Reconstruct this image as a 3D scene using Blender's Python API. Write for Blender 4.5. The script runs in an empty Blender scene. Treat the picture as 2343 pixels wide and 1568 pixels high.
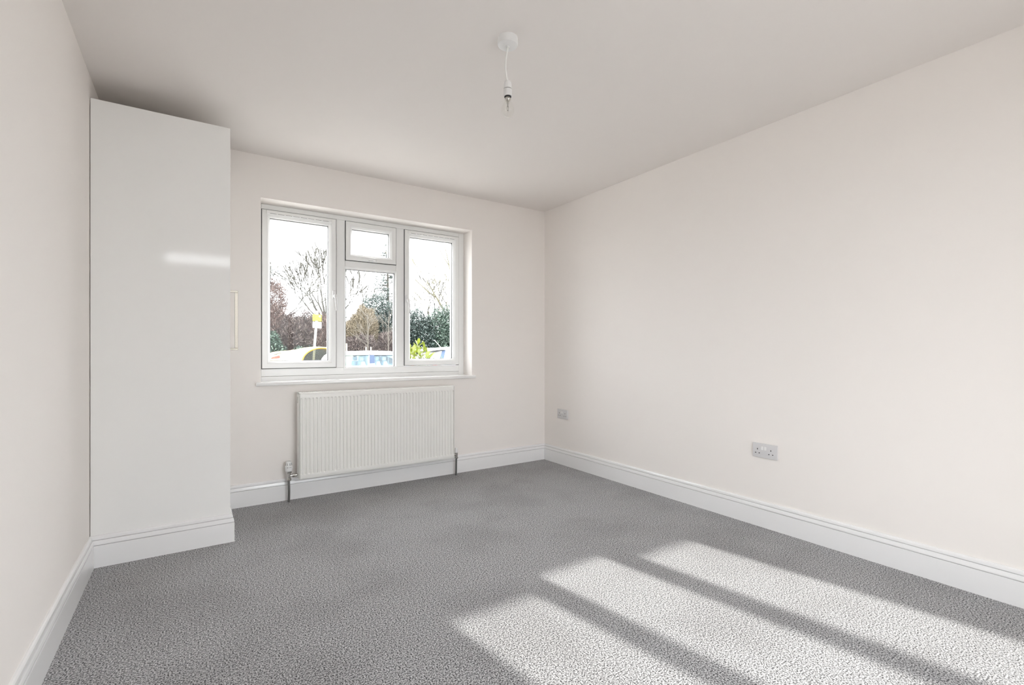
import bpy, bmesh, math, random
from mathutils import Vector, Matrix

random.seed(7)
PI = math.pi
SC = bpy.context.scene
COL = SC.collection

# ------------------------------------------------------------------ camera
# metres; camera stands at x=0, y=0; +y runs along the right wall to the window wall
F_PX, W_PX, H_PX = 1099.0, 2343.0, 1568.0
YAW = math.atan(731.5 / 1099.0)
cam_data = bpy.data.cameras.new('camera')
cam_data.sensor_fit = 'HORIZONTAL'
cam_data.sensor_width = 36.0
cam_data.lens = 36.0 * F_PX / W_PX
cam_data.shift_y = 16.0 / W_PX
cam_data.clip_start = 0.02
cam_data.clip_end = 400
cam = bpy.data.objects.new('camera', cam_data)
cam.location = (0, 0, 1.062)
cam.rotation_euler = (PI / 2, 0, -YAW)
COL.objects.link(cam)
SC.camera = cam

# ------------------------------------------------------------------ light
SKY = 5.6
SUN = 6.6
world = bpy.data.worlds.new('sky')
SC.world = world
world.use_nodes = True
wn = world.node_tree.nodes['Background']
wn.inputs['Color'].default_value = (0.97, 0.98, 1.0, 1)
wn.inputs['Strength'].default_value = SKY
AZ, EL = math.radians(9.3), math.radians(23.7)
sun_dir = Vector((math.sin(AZ) * math.cos(EL), -math.cos(AZ) * math.cos(EL), -math.sin(EL)))
sd = bpy.data.lights.new('sun', 'SUN')
sd.energy = SUN
sd.angle = math.radians(1.3)
sd.color = (1.0, 0.965, 0.90)
sun = bpy.data.objects.new('sun', sd)
sun.rotation_euler = sun_dir.to_track_quat('-Z', 'Y').to_euler()
sun.location = (-5, 30, 16)
COL.objects.link(sun)

vs = SC.view_settings
vs.view_transform = 'Standard'
vs.look = 'None'
vs.gamma = 1.0
vs.use_curve_mapping = False
vs.exposure = 0.52
SC.cycles.max_bounces = 14
SC.cycles.diffuse_bounces = 10
SC.cycles.transparent_max_bounces = 24
SC.cycles.sample_clamp_indirect = 6.0
SC.cycles.caustics_reflective = False
SC.cycles.caustics_refractive = False


# ------------------------------------------------------------------ materials
def mat(name, color, rough=0.5, metal=0.0, spec=0.5, coat=0.0):
    m = bpy.data.materials.new(name)
    m.use_nodes = True
    b = m.node_tree.nodes['Principled BSDF']
    b.inputs['Base Color'].default_value = (*color, 1)
    b.inputs['Roughness'].default_value = rough
    b.inputs['Metallic'].default_value = metal
    b.inputs['Specular IOR Level'].default_value = spec
    b.inputs['Coat Weight'].default_value = coat
    b.inputs['Coat Roughness'].default_value = 0.04
    return m


def nodes(m):
    nt = m.node_tree
    return nt, nt.nodes, nt.links, nt.nodes['Principled BSDF']


def add_noise_color(m, scale, c0, c1, p0=0.3, p1=0.7, detail=3.0, coord='Object'):
    nt, N, L, b = nodes(m)
    tc = N.new('ShaderNodeTexCoord')
    nz = N.new('ShaderNodeTexNoise')
    nz.inputs['Scale'].default_value = scale
    nz.inputs['Detail'].default_value = detail
    cr = N.new('ShaderNodeValToRGB')
    cr.color_ramp.elements[0].position = p0
    cr.color_ramp.elements[1].position = p1
    cr.color_ramp.elements[0].color = (*c0, 1)
    cr.color_ramp.elements[1].color = (*c1, 1)
    L.new(tc.outputs[coord], nz.inputs['Vector'])
    L.new(nz.outputs['Fac'], cr.inputs['Fac'])
    L.new(cr.outputs['Color'], b.inputs['Base Color'])
    return nz


def add_bump(m, scale, strength, dist, detail=2.0):
    nt, N, L, b = nodes(m)
    tc = N.new('ShaderNodeTexCoord')
    nz = N.new('ShaderNodeTexNoise')
    nz.inputs['Scale'].default_value = scale
    nz.inputs['Detail'].default_value = detail
    bp = N.new('ShaderNodeBump')
    bp.inputs['Strength'].default_value = strength
    bp.inputs['Distance'].default_value = dist
    L.new(tc.outputs['Object'], nz.inputs['Vector'])
    L.new(nz.outputs['Fac'], bp.inputs['Height'])
    L.new(bp.outputs['Normal'], b.inputs['Normal'])


def island_mat(name, cols, rough=0.6, spec=0.3, translucent=0.0):
    """colour differs from leaf to leaf (random per mesh island)"""
    m = bpy.data.materials.new(name)
    m.use_nodes = True
    nt, N, L, b = nodes(m)
    g = N.new('ShaderNodeNewGeometry')
    cr = N.new('ShaderNodeValToRGB')
    cr.color_ramp.interpolation = 'LINEAR'
    while len(cr.color_ramp.elements) < len(cols):
        cr.color_ramp.elements.new(0.5)
    for i, c in enumerate(cols):
        cr.color_ramp.elements[i].position = i / (len(cols) - 1)
        cr.color_ramp.elements[i].color = (*c, 1)
    L.new(g.outputs['Random Per Island'], cr.inputs['Fac'])
    L.new(cr.outputs['Color'], b.inputs['Base Color'])
    b.inputs['Roughness'].default_value = rough
    b.inputs['Specular IOR Level'].default_value = spec
    if translucent:
        tr = N.new('ShaderNodeBsdfTranslucent')
        mx = N.new('ShaderNodeMixShader')
        mx.inputs['Fac'].default_value = translucent
        L.new(cr.outputs['Color'], tr.inputs['Color'])
        L.new(b.outputs['BSDF'], mx.inputs[1])
        L.new(tr.outputs['BSDF'], mx.inputs[2])
        L.new(mx.outputs['Shader'], N['Material Output'].inputs['Surface'])
    return m


def glass_mat(name, tint=(1, 1, 1), ior=1.45, rough=0.0, refl=1.0):
    m = bpy.data.materials.new(name)
    m.use_nodes = True
    nt = m.node_tree
    N, L = nt.nodes, nt.links
    N.remove(N['Principled BSDF'])
    t = N.new('ShaderNodeBsdfTransparent')
    t.inputs['Color'].default_value = (*tint, 1)
    g = N.new('ShaderNodeBsdfGlossy')
    g.inputs['Roughness'].default_value = rough
    g.inputs['Color'].default_value = (refl, refl, refl, 1)
    r0 = ((ior - 1) / (ior + 1)) ** 2
    lw = N.new('ShaderNodeLayerWeight')
    lw.inputs['Blend'].default_value = 0.5
    pw = N.new('ShaderNodeMath'); pw.operation = 'POWER'; pw.inputs[1].default_value = 5.0
    ma = N.new('ShaderNodeMath'); ma.operation = 'MULTIPLY_ADD'; ma.inputs[1].default_value = (1 - r0) * 0.9; ma.inputs[2].default_value = r0
    mx = N.new('ShaderNodeMixShader')
    L.new(lw.outputs['Facing'], pw.inputs[0])
    L.new(pw.outputs[0], ma.inputs[0])
    L.new(ma.outputs[0], mx.inputs['Fac'])
    L.new(t.outputs['BSDF'], mx.inputs[1])
    L.new(g.outputs['BSDF'], mx.inputs[2])
    L.new(mx.outputs['Shader'], N['Material Output'].inputs['Surface'])
    return m


M = {}
M['wall'] = mat('wall_paint', (0.868, 0.833, 0.806), 0.85, spec=0.25)
add_bump(M['wall'], 260.0, 0.06, 0.001)
M['ceiling'] = mat('ceiling_paint', (0.81, 0.775, 0.752), 0.9, spec=0.2)
add_bump(M['ceiling'], 200.0, 0.05, 0.001)
M['skirting'] = mat('skirting_gloss', (0.85, 0.85, 0.855), 0.13, spec=0.5)
M['upvc'] = mat('white_upvc', (0.84, 0.845, 0.84), 0.28, spec=0.5)
M['sillwhite'] = mat('sill_gloss', (0.85, 0.85, 0.845), 0.18, spec=0.5)
M['gasket'] = mat('rubber_gasket', (0.03, 0.032, 0.034), 0.5)
M['pane'] = glass_mat('window_glass', (0.97, 0.98, 0.98), 1.13)
M['wardrobe'] = mat('white_gloss_laminate', (0.86, 0.86, 0.85), 0.07, spec=0.5)
M['wardrobe_in'] = mat('white_melamine', (0.75, 0.75, 0.74), 0.5)
M['steel'] = mat('brushed_nickel', (0.42, 0.39, 0.34), 0.25, metal=1.0)
M['chrome'] = mat('chrome', (0.62, 0.61, 0.58), 0.14, metal=1.0)
M['pipe'] = mat('dull_plated_pipe', (0.20, 0.20, 0.195), 0.35, metal=0.8)
M['radiator'] = mat('radiator_enamel', (0.83, 0.825, 0.80), 0.32, spec=0.5)
add_noise_color(M['radiator'], 90.0, (0.42, 0.38, 0.33), (0.83, 0.825, 0.80), 0.165, 0.19, 1.0)
M['dark'] = mat('dark_recess', (0.02, 0.02, 0.02), 0.7)
M['plastic'] = mat('white_plastic', (0.78, 0.78, 0.78), 0.3)
M['socket'] = mat('socket_plastic', (0.66, 0.655, 0.665), 0.35)
M['socket_switch'] = mat('socket_switch_plastic', (0.8, 0.8, 0.8), 0.3)
M['bulbglass'] = glass_mat('bulb_glass', (0.98, 0.98, 0.97), 1.5)
M['flex'] = mat('white_flex', (0.85, 0.85, 0.83), 0.4)

# carpet: grey twist pile, light and dark tufts
m = mat('carpet_pile', (0.25, 0.25, 0.25), 0.95, spec=0.1)
nt, N, L, b = nodes(m)
tc = N.new('ShaderNodeTexCoord')
n1 = N.new('ShaderNodeTexNoise'); n1.inputs['Scale'].default_value = 190; n1.inputs['Detail'].default_value = 2.0
n2 = N.new('ShaderNodeTexNoise'); n2.inputs['Scale'].default_value = 560; n2.inputs['Detail'].default_value = 1.0
n3 = N.new('ShaderNodeTexNoise'); n3.inputs['Scale'].default_value = 2.3; n3.inputs['Detail'].default_value = 3.0
for n in (n1, n2, n3):
    L.new(tc.outputs['Object'], n.inputs['Vector'])
mixh = N.new('ShaderNodeMix'); mixh.data_type = 'FLOAT'; mixh.inputs[0].default_value = 0.38
L.new(n1.outputs['Fac'], mixh.inputs[2]); L.new(n2.outputs['Fac'], mixh.inputs[3])
cr = N.new('ShaderNodeValToRGB')
cr.color_ramp.elements[0].position = 0.425; cr.color_ramp.elements[0].color = (0.022, 0.022, 0.024, 1)
cr.color_ramp.elements[1].position = 0.575; cr.color_ramp.elements[1].color = (0.62, 0.62, 0.635, 1)
L.new(mixh.outputs[0], cr.inputs['Fac'])
cr3 = N.new('ShaderNodeValToRGB')
cr3.color_ramp.elements[0].position = 0.36; cr3.color_ramp.elements[0].color = (0.86, 0.855, 0.855, 1)
cr3.color_ramp.elements[1].position = 0.55; cr3.color_ramp.elements[1].color = (1, 1, 1, 1)
L.new(n3.outputs['Fac'], cr3.inputs['Fac'])
mul = N.new('ShaderNodeMix'); mul.data_type = 'RGBA'; mul.blend_type = 'MULTIPLY'; mul.inputs[0].default_value = 1.0
L.new(cr.outputs['Color'], mul.inputs[6]); L.new(cr3.outputs['Color'], mul.inputs[7])
L.new(mul.outputs[2], b.inputs['Base Color'])
bp = N.new('ShaderNodeBump'); bp.inputs['Strength'].default_value = 0.7; bp.inputs['Distance'].default_value = 0.004
L.new(mixh.outputs[0], bp.inputs['Height']); L.new(bp.outputs['Normal'], b.inputs['Normal'])
b.inputs['Sheen Weight'].default_value = 0.15
M['carpet'] = m

# outdoors
M['bark'] = mat('grey_bark', (0.075, 0.07, 0.062), 0.9)
add_noise_color(M['bark'], 9.0, (0.045, 0.043, 0.04), (0.11, 0.105, 0.085))
M['mossbark'] = mat('mossy_bark', (0.14, 0.13, 0.085), 0.9)
add_noise_color(M['mossbark'], 6.0, (0.10, 0.09, 0.07), (0.19, 0.18, 0.11))
M['palebark'] = mat('pale_sapling_bark', (0.15, 0.135, 0.115), 0.8)
M['brown_twig'] = island_mat('brown_twigs', [(0.028, 0.022, 0.024), (0.10, 0.075, 0.07), (0.05, 0.045, 0.045), (0.30, 0.25, 0.23)], 0.8)
M['red_twig'] = island_mat('reddish_twigs', [(0.04, 0.03, 0.028), (0.13, 0.085, 0.075), (0.06, 0.05, 0.048), (0.32, 0.25, 0.225)], 0.8)
M['tan_twig'] = island_mat('tan_twigs', [(0.06, 0.05, 0.035), (0.20, 0.165, 0.115), (0.10, 0.085, 0.065), (0.40, 0.34, 0.25)], 0.8)
M['dark_leaf'] = island_mat('dark_evergreen_leaves', [(0.008, 0.018, 0.015), (0.03, 0.05, 0.042), (0.015, 0.03, 0.026), (0.13, 0.165, 0.145)], 0.45, 0.5)
M['ivy_leaf'] = island_mat('ivy_green_leaves', [(0.010, 0.024, 0.016), (0.045, 0.08, 0.055), (0.02, 0.04, 0.03), (0.18, 0.24, 0.185)], 0.45, 0.5)
M['blue_leaf'] = island_mat('blue_green_leaves', [(0.05, 0.07, 0.075), (0.12, 0.15, 0.155)], 0.6)
M['laurel_leaf'] = island_mat('laurel_leaves', [(0.05, 0.085, 0.012), (0.13, 0.165, 0.02), (0.20, 0.22, 0.035)], 0.35, 0.5, 0.30)
M['ground'] = mat('pale_paving', (0.30, 0.29, 0.27), 0.9)
add_noise_color(M['ground'], 1.5, (0.36, 0.35, 0.33), (0.48, 0.47, 0.45))
M['road'] = mat('asphalt', (0.13, 0.13, 0.135), 0.9)
add_noise_color(M['road'], 14.0, (0.09, 0.09, 0.095), (0.17, 0.17, 0.17))
M['yellow_paint'] = mat('yellow_car_paint', (0.88, 0.80, 0.42), 0.25, coat=0.5)
M['yellow_trim'] = mat('amber_window_surround', (0.42, 0.21, 0.02), 0.4)
M['white_paint'] = mat('white_car_paint', (0.85, 0.86, 0.87), 0.2, coat=0.5)
M['carglass'] = glass_mat('car_glass', (0.80, 0.90, 0.95), 1.45)
M['darkglass'] = glass_mat('smoked_car_glass', (0.62, 0.62, 0.56), 1.3)
M['bluescreen'] = mat('blue_reflecting_glass', (0.06, 0.10, 0.19), 0.15, spec=0.4)
M['tyre'] = mat('tyre_rubber', (0.02, 0.02, 0.02), 0.8)
M['rim'] = mat('alloy_rim', (0.5, 0.5, 0.5), 0.3, metal=1.0)
M['redlens'] = mat('red_lamp_lens', (0.62, 0.06, 0.04), 0.2)
M['lens'] = mat('clear_lamp_lens', (0.7, 0.72, 0.75), 0.1)
M['seat'] = mat('pale_seat_fabric', (0.42, 0.47, 0.50), 0.8)
M['bpillar'] = mat('blue_grey_pillar', (0.055, 0.085, 0.15), 0.3)
M['trimblack'] = mat('black_trim', (0.02, 0.02, 0.022), 0.5)
M['cabin'] = mat('pale_car_cabin', (0.33, 0.44, 0.50), 0.8)
M['sign_yellow'] = mat('sign_yellow', (0.80, 0.70, 0.02), 0.4)
M['sign_white'] = mat('sign_white', (0.80, 0.80, 0.80), 0.4)
M['sign_black'] = mat('sign_black', (0.03, 0.03, 0.035), 0.5)
M['sign_blue'] = mat('sign_blue', (0.03, 0.10, 0.45), 0.4)
M['sign_red'] = mat('sign_red', (0.6, 0.05, 0.04), 0.4)
M['sign_text'] = mat('sign_text_olive', (0.20, 0.18, 0.01), 0.5)
M['post_paint'] = mat('white_post_paint', (0.82, 0.82, 0.80), 0.5)
M['stake'] = mat('weathered_stake_wood', (0.45, 0.41, 0.34), 0.9)
add_noise_color(M['stake'], 20.0, (0.36, 0.33, 0.28), (0.52, 0.48, 0.41))
M['brickout'] = mat('outer_render', (0.55, 0.52, 0.48), 0.9)

# ------------------------------------------------------------------ mesh helpers
ORIG = {}


class MB:
    def __init__(self):
        self.v, self.f = [], []

    def quad(self, a, b, c, d):
        n = len(self.v)
        self.v += [tuple(a), tuple(b), tuple(c), tuple(d)]
        self.f.append((n, n + 1, n + 2, n + 3))

    def box(self, x0, y0, z0, x1, y1, z1):
        n = len(self.v)
        self.v += [(x0, y0, z0), (x1, y0, z0), (x1, y1, z0), (x0, y1, z0),
                   (x0, y0, z1), (x1, y0, z1), (x1, y1, z1), (x0, y1, z1)]
        for q in ((0, 3, 2, 1), (4, 5, 6, 7), (0, 1, 5, 4), (1, 2, 6, 5), (2, 3, 7, 6), (3, 0, 4, 7)):
            self.f.append(tuple(n + i for i in q))
        return self

    def tube(self, pts, radii, n=8, cap=True):
        pts = [Vector(p) for p in pts]
        if not hasattr(radii, '__len__'):
            radii = [radii] * len(pts)
        base = len(self.v)
        ref = None
        for i, p in enumerate(pts):
            a = pts[max(i - 1, 0)]
            c = pts[min(i + 1, len(pts) - 1)]
            t = (c - a)
            if t.length < 1e-9:
                t = Vector((0, 0, 1))
            t.normalize()
            if ref is None:
                ref = Vector((1, 0, 0)) if abs(t.x) < 0.9 else Vector((0, 1, 0))
            u = (ref - t * ref.dot(t)).normalized()
            w = t.cross(u)
            ref = u
            for k in range(n):
                an = 2 * PI * k / n
                self.v.append(tuple(p + (u * math.cos(an) + w * math.sin(an)) * radii[i]))
        for i in range(len(pts) - 1):
            for k in range(n):
                k2 = (k + 1) % n
                self.f.append((base + i * n + k, base + i * n + k2, base + (i + 1) * n + k2, base + (i + 1) * n + k))
        if cap:
            self.f.append(tuple(base + k for k in reversed(range(n))))
            e = base + (len(pts) - 1) * n
            self.f.append(tuple(e + k for k in range(n)))
        return self

    def lathe(self, prof, c, n=24, axis='z'):
        """prof: list of (radius, height) along the axis from c"""
        base = len(self.v)
        for r, h in prof:
            for k in range(n):
                a = 2 * PI * k / n
                x, y, z = r * math.cos(a), r * math.sin(a), h
                if axis == 'x':
                    x, y, z = h, r * math.cos(a), r * math.sin(a)
                elif axis == 'y':
                    x, y, z = r * math.sin(a), h, r * math.cos(a)
                self.v.append((c[0] + x, c[1] + y, c[2] + z))
        for i in range(len(prof) - 1):
            for k in range(n):
                k2 = (k + 1) % n
                self.f.append((base + i * n + k, base + i * n + k2, base + (i + 1) * n + k2, base + (i + 1) * n + k))
        if prof[0][0] > 1e-6:
            self.f.append(tuple(base + k for k in reversed(range(n))))
        if prof[-1][0] > 1e-6:
            e = base + (len(prof) - 1) * n
            self.f.append(tuple(e + k for k in range(n)))
        return self

    def ring(self, x0, x1, z0, z1, prof):
        """mitred rectangular frame in the xz plane; prof = closed list of (inset, y)"""
        base = len(self.v)
        n = len(prof)
        for cxx, czz, sx, sz in ((x0, z0, 1, 1), (x1, z0, -1, 1), (x1, z1, -1, -1), (x0, z1, 1, -1)):
            for ins, y in prof:
                self.v.append((cxx + sx * ins, y, czz + sz * ins))
        for c in range(4):
            d = (c + 1) % 4
            for i in range(n):
                j = (i + 1) % n
                self.f.append((base + c * n + i, base + d * n + i, base + d * n + j, base + c * n + j))
        return self

    def prism(self, poly, a0, a1, axis='y'):
        """extrude a 2-d polygon along an axis"""
        base = len(self.v)
        n = len(poly)
        for a in (a0, a1):
            for p, q in poly:
                if axis == 'y':
                    self.v.append((p, a, q))
                elif axis == 'x':
                    self.v.append((a, p, q))
                else:
                    self.v.append((p, q, a))
        self.f.append(tuple(base + i for i in range(n)))
        self.f.append(tuple(base + n + i for i in reversed(range(n))))
        for i in range(n):
            j = (i + 1) % n
            self.f.append((base + i, base + n + i, base + n + j, base + j))
        return self

    def build(self, name, material, parent=None, bevel=0.0, smooth=False, seg=2, loc=None, recalc=True):
        o0 = Vector(ORIG.get(parent.name, (0, 0, 0))) if parent else Vector(loc or (0, 0, 0))
        me = bpy.data.meshes.new(name)
        me.from_pydata([(v[0] - o0.x, v[1] - o0.y, v[2] - o0.z) for v in self.v], [], self.f)
        if recalc or bevel:
            bm = bmesh.new()
            bm.from_mesh(me)
            if recalc:
                bmesh.ops.recalc_face_normals(bm, faces=bm.faces)
            if bevel:
                ed = [e for e in bm.edges if len(e.link_faces) == 2 and e.calc_face_angle(0) > 0.5]
                bmesh.ops.bevel(bm, geom=ed, offset=bevel, segments=seg, affect='EDGES', profile=0.5, clamp_overlap=True)
            bm.to_mesh(me)
            bm.free()
        if smooth:
            me.shade_smooth()
            if hasattr(me, 'set_sharp_from_angle'):
                me.set_sharp_from_angle(angle=math.radians(40))
        me.materials.append(M[material] if isinstance(material, str) else material)
        o = bpy.data.objects.new(name, me)
        COL.objects.link(o)
        if parent:
            o.parent = parent
        elif loc:
            o.location = loc
        ORIG[o.name] = tuple(o0)
        return o


def box(name, material, parent, a, b, bevel=0.0, **k):
    return MB().box(*a, *b).build(name, material, parent, bevel=bevel, **k)


def thing(name, loc, label=None, cat=None, group=None, kind=None):
    o = bpy.data.objects.new(name, None)
    o.location = loc
    o.empty_display_size = 0.1
    COL.objects.link(o)
    ORIG[o.name] = tuple(loc)
    tag(o, label, cat, group, kind)
    return o


def tag(o, label=None, cat=None, group=None, kind=None):
    if label: o['label'] = label
    if cat: o['category'] = cat
    if group: o['group'] = group
    if kind: o['kind'] = kind
    return o


def struct(o, label, cat):
    return tag(o, label, cat, None, 'structure')


def wall_with_holes(u0, u1, z0, z1, holes, y_in, y_out):
    """slab in the xz plane between y_in and y_out with rectangular holes (x0,x1,z0,z1)"""
    us = sorted({u0, u1} | {h[0] for h in holes} | {h[1] for h in holes})
    zs = sorted({z0, z1} | {h[2] for h in holes} | {h[3] for h in holes})
    mb = MB()
    idx = {}

    def vid(u, z, y):
        k = (u, z, y)
        if k not in idx:
            idx[k] = len(mb.v)
            mb.v.append((u, y, z))
        return idx[k]

    def solid(i, j):
        if i < 0 or j < 0 or i >= len(us) - 1 or j >= len(zs) - 1:
            return False
        cu, cz = (us[i] + us[i + 1]) / 2, (zs[j] + zs[j + 1]) / 2
        return not any(h[0] < cu < h[1] and h[2] < cz < h[3] for h in holes)
    for i in range(len(us) - 1):
        for j in range(len(zs) - 1):
            if not solid(i, j):
                continue
            a, b2, c, d = us[i], us[i + 1], zs[j], zs[j + 1]
            for y in (y_in, y_out):
                mb.f.append((vid(a, c, y), vid(b2, c, y), vid(b2, d, y), vid(a, d, y)))
            if not solid(i - 1, j): mb.f.append((vid(a, c, y_in), vid(a, d, y_in), vid(a, d, y_out), vid(a, c, y_out)))
            if not solid(i + 1, j): mb.f.append((vid(b2, c, y_in), vid(b2, d, y_in), vid(b2, d, y_out), vid(b2, c, y_out)))
            if not solid(i, j - 1): mb.f.append((vid(a, c, y_in), vid(b2, c, y_in), vid(b2, c, y_out), vid(a, c, y_out)))
            if not solid(i, j + 1): mb.f.append((vid(a, d, y_in), vid(b2, d, y_in), vid(b2, d, y_out), vid(a, d, y_out)))
    return mb


# ------------------------------------------------------------------ room shell
XL, XR, YF, YB, HT = -0.416, 2.8505, -0.50, 3.7115, 2.40
GZ = -0.40
TH = 0.30
struct(box('floor', 'carpet', None, (XL - TH, YF - TH, -0.2), (XR + TH, YB + TH, 0)),
       'grey speckled twist pile carpet covering the whole floor', 'carpet')
struct(box('ceiling', 'ceiling', None, (XL - TH, YF - TH, HT), (XR + TH, YB + TH, HT + 0.2)),
       'plain off-white painted ceiling', 'ceiling')
struct(box('wall_left', 'wall', None, (XL - TH, YF, 0), (XL, YB, HT)),
       'cream painted wall on the left beside the wardrobe', 'wall')
struct(box('wall_right', 'wall', None, (XR, YF, 0), (XR + TH, YB, HT)),
       'long bare cream wall on the right with two sockets', 'wall')
OX0, OX1, OZ0, OZ1 = 0.393, 2.046, 0.811, 2.110
struct(wall_with_holes(XL - TH, XR + TH, 0, HT, [(OX0, OX1, OZ0, OZ1)], YB, YB + TH).build('wall_back', 'wall'),
       'cream painted window wall behind the radiator', 'wall')
REAR = [(-0.28, 0.52, 0.0, 2.0), (-0.28, 0.52, 2.045, 2.20), (0.62, 2.00, 0.04, 2.15)]
struct(wall_with_holes(XL - TH, XR + TH, 0, HT, REAR, YF, YF - TH).build('wall_front', 'wall'),
       'cream painted wall behind the camera with door and added glazing', 'wall')

# skirting boards: moulded profile (thickness, height)
SK = [(0.019, 0.0), (0.019, 0.1050), (0.0186, 0.1062), (0.0075, 0.1064), (0.0075, 0.1092), (0.0176, 0.1094),
      (0.0176, 0.1150), (0.0160, 0.1240), (0.0140, 0.1305), (0.0030, 0.1308), (0.0030, 0.1338), (0.0118, 0.1340),
      (0.0112, 0.1440), (0.0085, 0.1495), (0.004, 0.152), (0.0, 0.152), (0.0, 0.0)]


def skirting(name, path, parent=None, side=1):
    """sweep SK along a floor path (x,y); 'side' +1 = profile grows to the left of travel; mitred"""
    mb = MB()
    n = len(SK)
    P = [Vector((p[0], p[1])) for p in path]
    for i, p in enumerate(P):
        dirs = []
        if i > 0: dirs.append((P[i] - P[i - 1]).normalized())
        if i < len(P) - 1: dirs.append((P[i + 1] - P[i]).normalized())
        nn = [Vector((-d.y, d.x)) * side for d in dirs]
        if len(nn) == 2:
            mvec = (nn[0] + nn[1]) / (1 + nn[0].dot(nn[1]))
        else:
            mvec = nn[0]
        for t, z in SK:
            q = p + mvec * t
            mb.v.append((q.x, q.y, z))
    for i in range(len(P) - 1):
        for k in range(n):
            j = (k + 1) % n
            mb.f.append((i * n + k, (i + 1) * n + k, (i + 1) * n + j, i * n + j))
    mb.f.append(tuple(range(n)))
    mb.f.append(tuple((len(P) - 1) * n + k for k in reversed(range(n))))
    return mb.build(name, 'skirting', parent)


WX, WY = 0.1754, 3.080          # wardrobe front plane (x) and near side plane (y)
struct(skirting('baseboard_left', [(XL, WY - 0.0192), (XL, YF)], side=1),
       'white moulded skirting along the left wall', 'skirting board')
struct(skirting('baseboard_back', [(XR, YB), (WX + 0.0195, YB)], side=1),
       'white moulded skirting under the window and radiator', 'skirting board')
struct(skirting('baseboard_right', [(XR, YF), (XR, YB - 0.0192)], side=1),
       'white moulded skirting along the long right wall', 'skirting board')

# ------------------------------------------------------------------ window in the back wall
W1 = thing('window_1', (1.22, 3.862, 0.835), 'white plastic triple casement window above the radiator', 'window', kind='structure')
fb, ff = 3.932, 3.862            # outer and inner face of the frame
fx0, fx1, fz0, fz1 = 0.366, 2.045, 0.835, 2.109
# fixed frame: mitred outer ring, two mullions and a transom, with sloping inner edges
def member(poly, a0, a1, axis, name):
    return MB().prism(poly, a0, a1, axis).build(name, 'upvc', W1, bevel=0.0015, seg=1)
JL, JR, SB, HB = 0.412, 1.994, 0.922, 2.073
MB().box(fx0, ff, fz0, JL, fb, fz1).build('jamb', 'upvc', W1, bevel=0.003)
MB().box(JR, ff, fz0, fx1, fb, fz1).build('jamb', 'upvc', W1, bevel=0.003)
MB().box(JL, ff, HB, JR, fb, fz1).build('head', 'upvc', W1, bevel=0.003)
MB().box(JL, ff, 0.868, JR, fb, SB).build('bottom_rail', 'upvc', W1, bevel=0.003)
MB().box(JL, ff + 0.004, fz0, JR, fb + 0.03, 0.866).build('sill_section', 'upvc', W1, bevel=0.002)
M1, M2, M3, M4 = 0.931, 0.9975, 1.412, 1.481
MB().box(M1, ff, SB, M2, fb, HB).build('mullion', 'upvc', W1, bevel=0.003)
MB().box(M3, ff, SB, M4, fb, HB).build('mullion', 'upvc', W1, bevel=0.003)
T0, T1 = 1.716, 1.762
MB().box(M2, ff, T0, M3, fb, T1).build('transom', 'upvc', W1, bevel=0.003)

SASH = [(0, 3.925), (0, 3.853), (0.003, 3.850), (0.033, 3.850), (0.0345, 3.8525), (0.036, 3.8515), (0.050, 3.866),
        (0.0535, 3.874), (0.0535, 3.880), (0.0535, 3.925)]
def sash(x0, x1, z0, z1):
    s = MB().ring(x0, x1, z0, z1, SASH).build('sash', 'upvc', W1)
    MB().ring(x0 - 0.0035, x1 + 0.0035, z0 - 0.0035, z1 + 0.0035, [(0, 3.92), (0, 3.8585), (0.0036, 3.8585), (0.0036, 3.92)]).build('edge_seal', 'gasket', s)
    MB().ring(x0 + 0.0535, x1 - 0.0535, z0 + 0.0535, z1 - 0.0535, [(0, 3.895), (0, 3.880), (0.0030, 3.880), (0.0030, 3.895)]).build('gasket', 'gasket', s)
    box('pane', 'pane', s, (x0 + 0.05, 3.886, z0 + 0.05), (x1 - 0.05, 3.890, z1 - 0.05))
    return s
sL = sash(0.4155, 0.9275, 0.9255, 2.0695)
sT = sash(1.001, 1.4085, 1.7655, 2.0695)
sR = sash(1.4845, 1.9905, 0.9285, 2.0695)
# fixed light below the transom: bead, gasket, pane straight in the frame
bd = MB().ring(M2 - 0.0125, M3 + 0.0125, SB - 0.022, T0 + 0.001, [(0, 3.92), (0, ff - 0.0005), (0.0015, ff - 0.0015), (0.004, ff - 0.001), (0.0175, 3.874), (0.021, 3.880), (0.021, 3.92)]).build('glazing_bead', 'upvc', W1)
MB().ring(M2 + 0.0085, M3 - 0.0085, SB - 0.001, T0 - 0.020, [(0, 3.895), (0, 3.880), (0.003, 3.880), (0.003, 3.895)]).build('gasket', 'gasket', bd)
box('pane', 'pane', bd, (M2 + 0.004, 3.886, SB - 0.004), (M3 - 0.004, 3.890, T0 - 0.016))

# trickle vents on the two side sashes, with a row of dark slots
for x0, x1, n in ((0.441, 0.893, 8), (1.510, 1.962, 8)):
    v = MB().box(x0, 3.838, 2.0385, x1, 3.851, 2.0635).build('trickle_vent', 'upvc', W1, bevel=0.003)
    w = (x1 - x0 - 0.04) / n
    for k in range(n):
        a = x0 + 0.02 + k * w
        box('slot', 'gasket', v, (a + 0.004, 3.8375, 2.0405), (a + w - 0.004, 3.8415, 2.0425))

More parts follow.
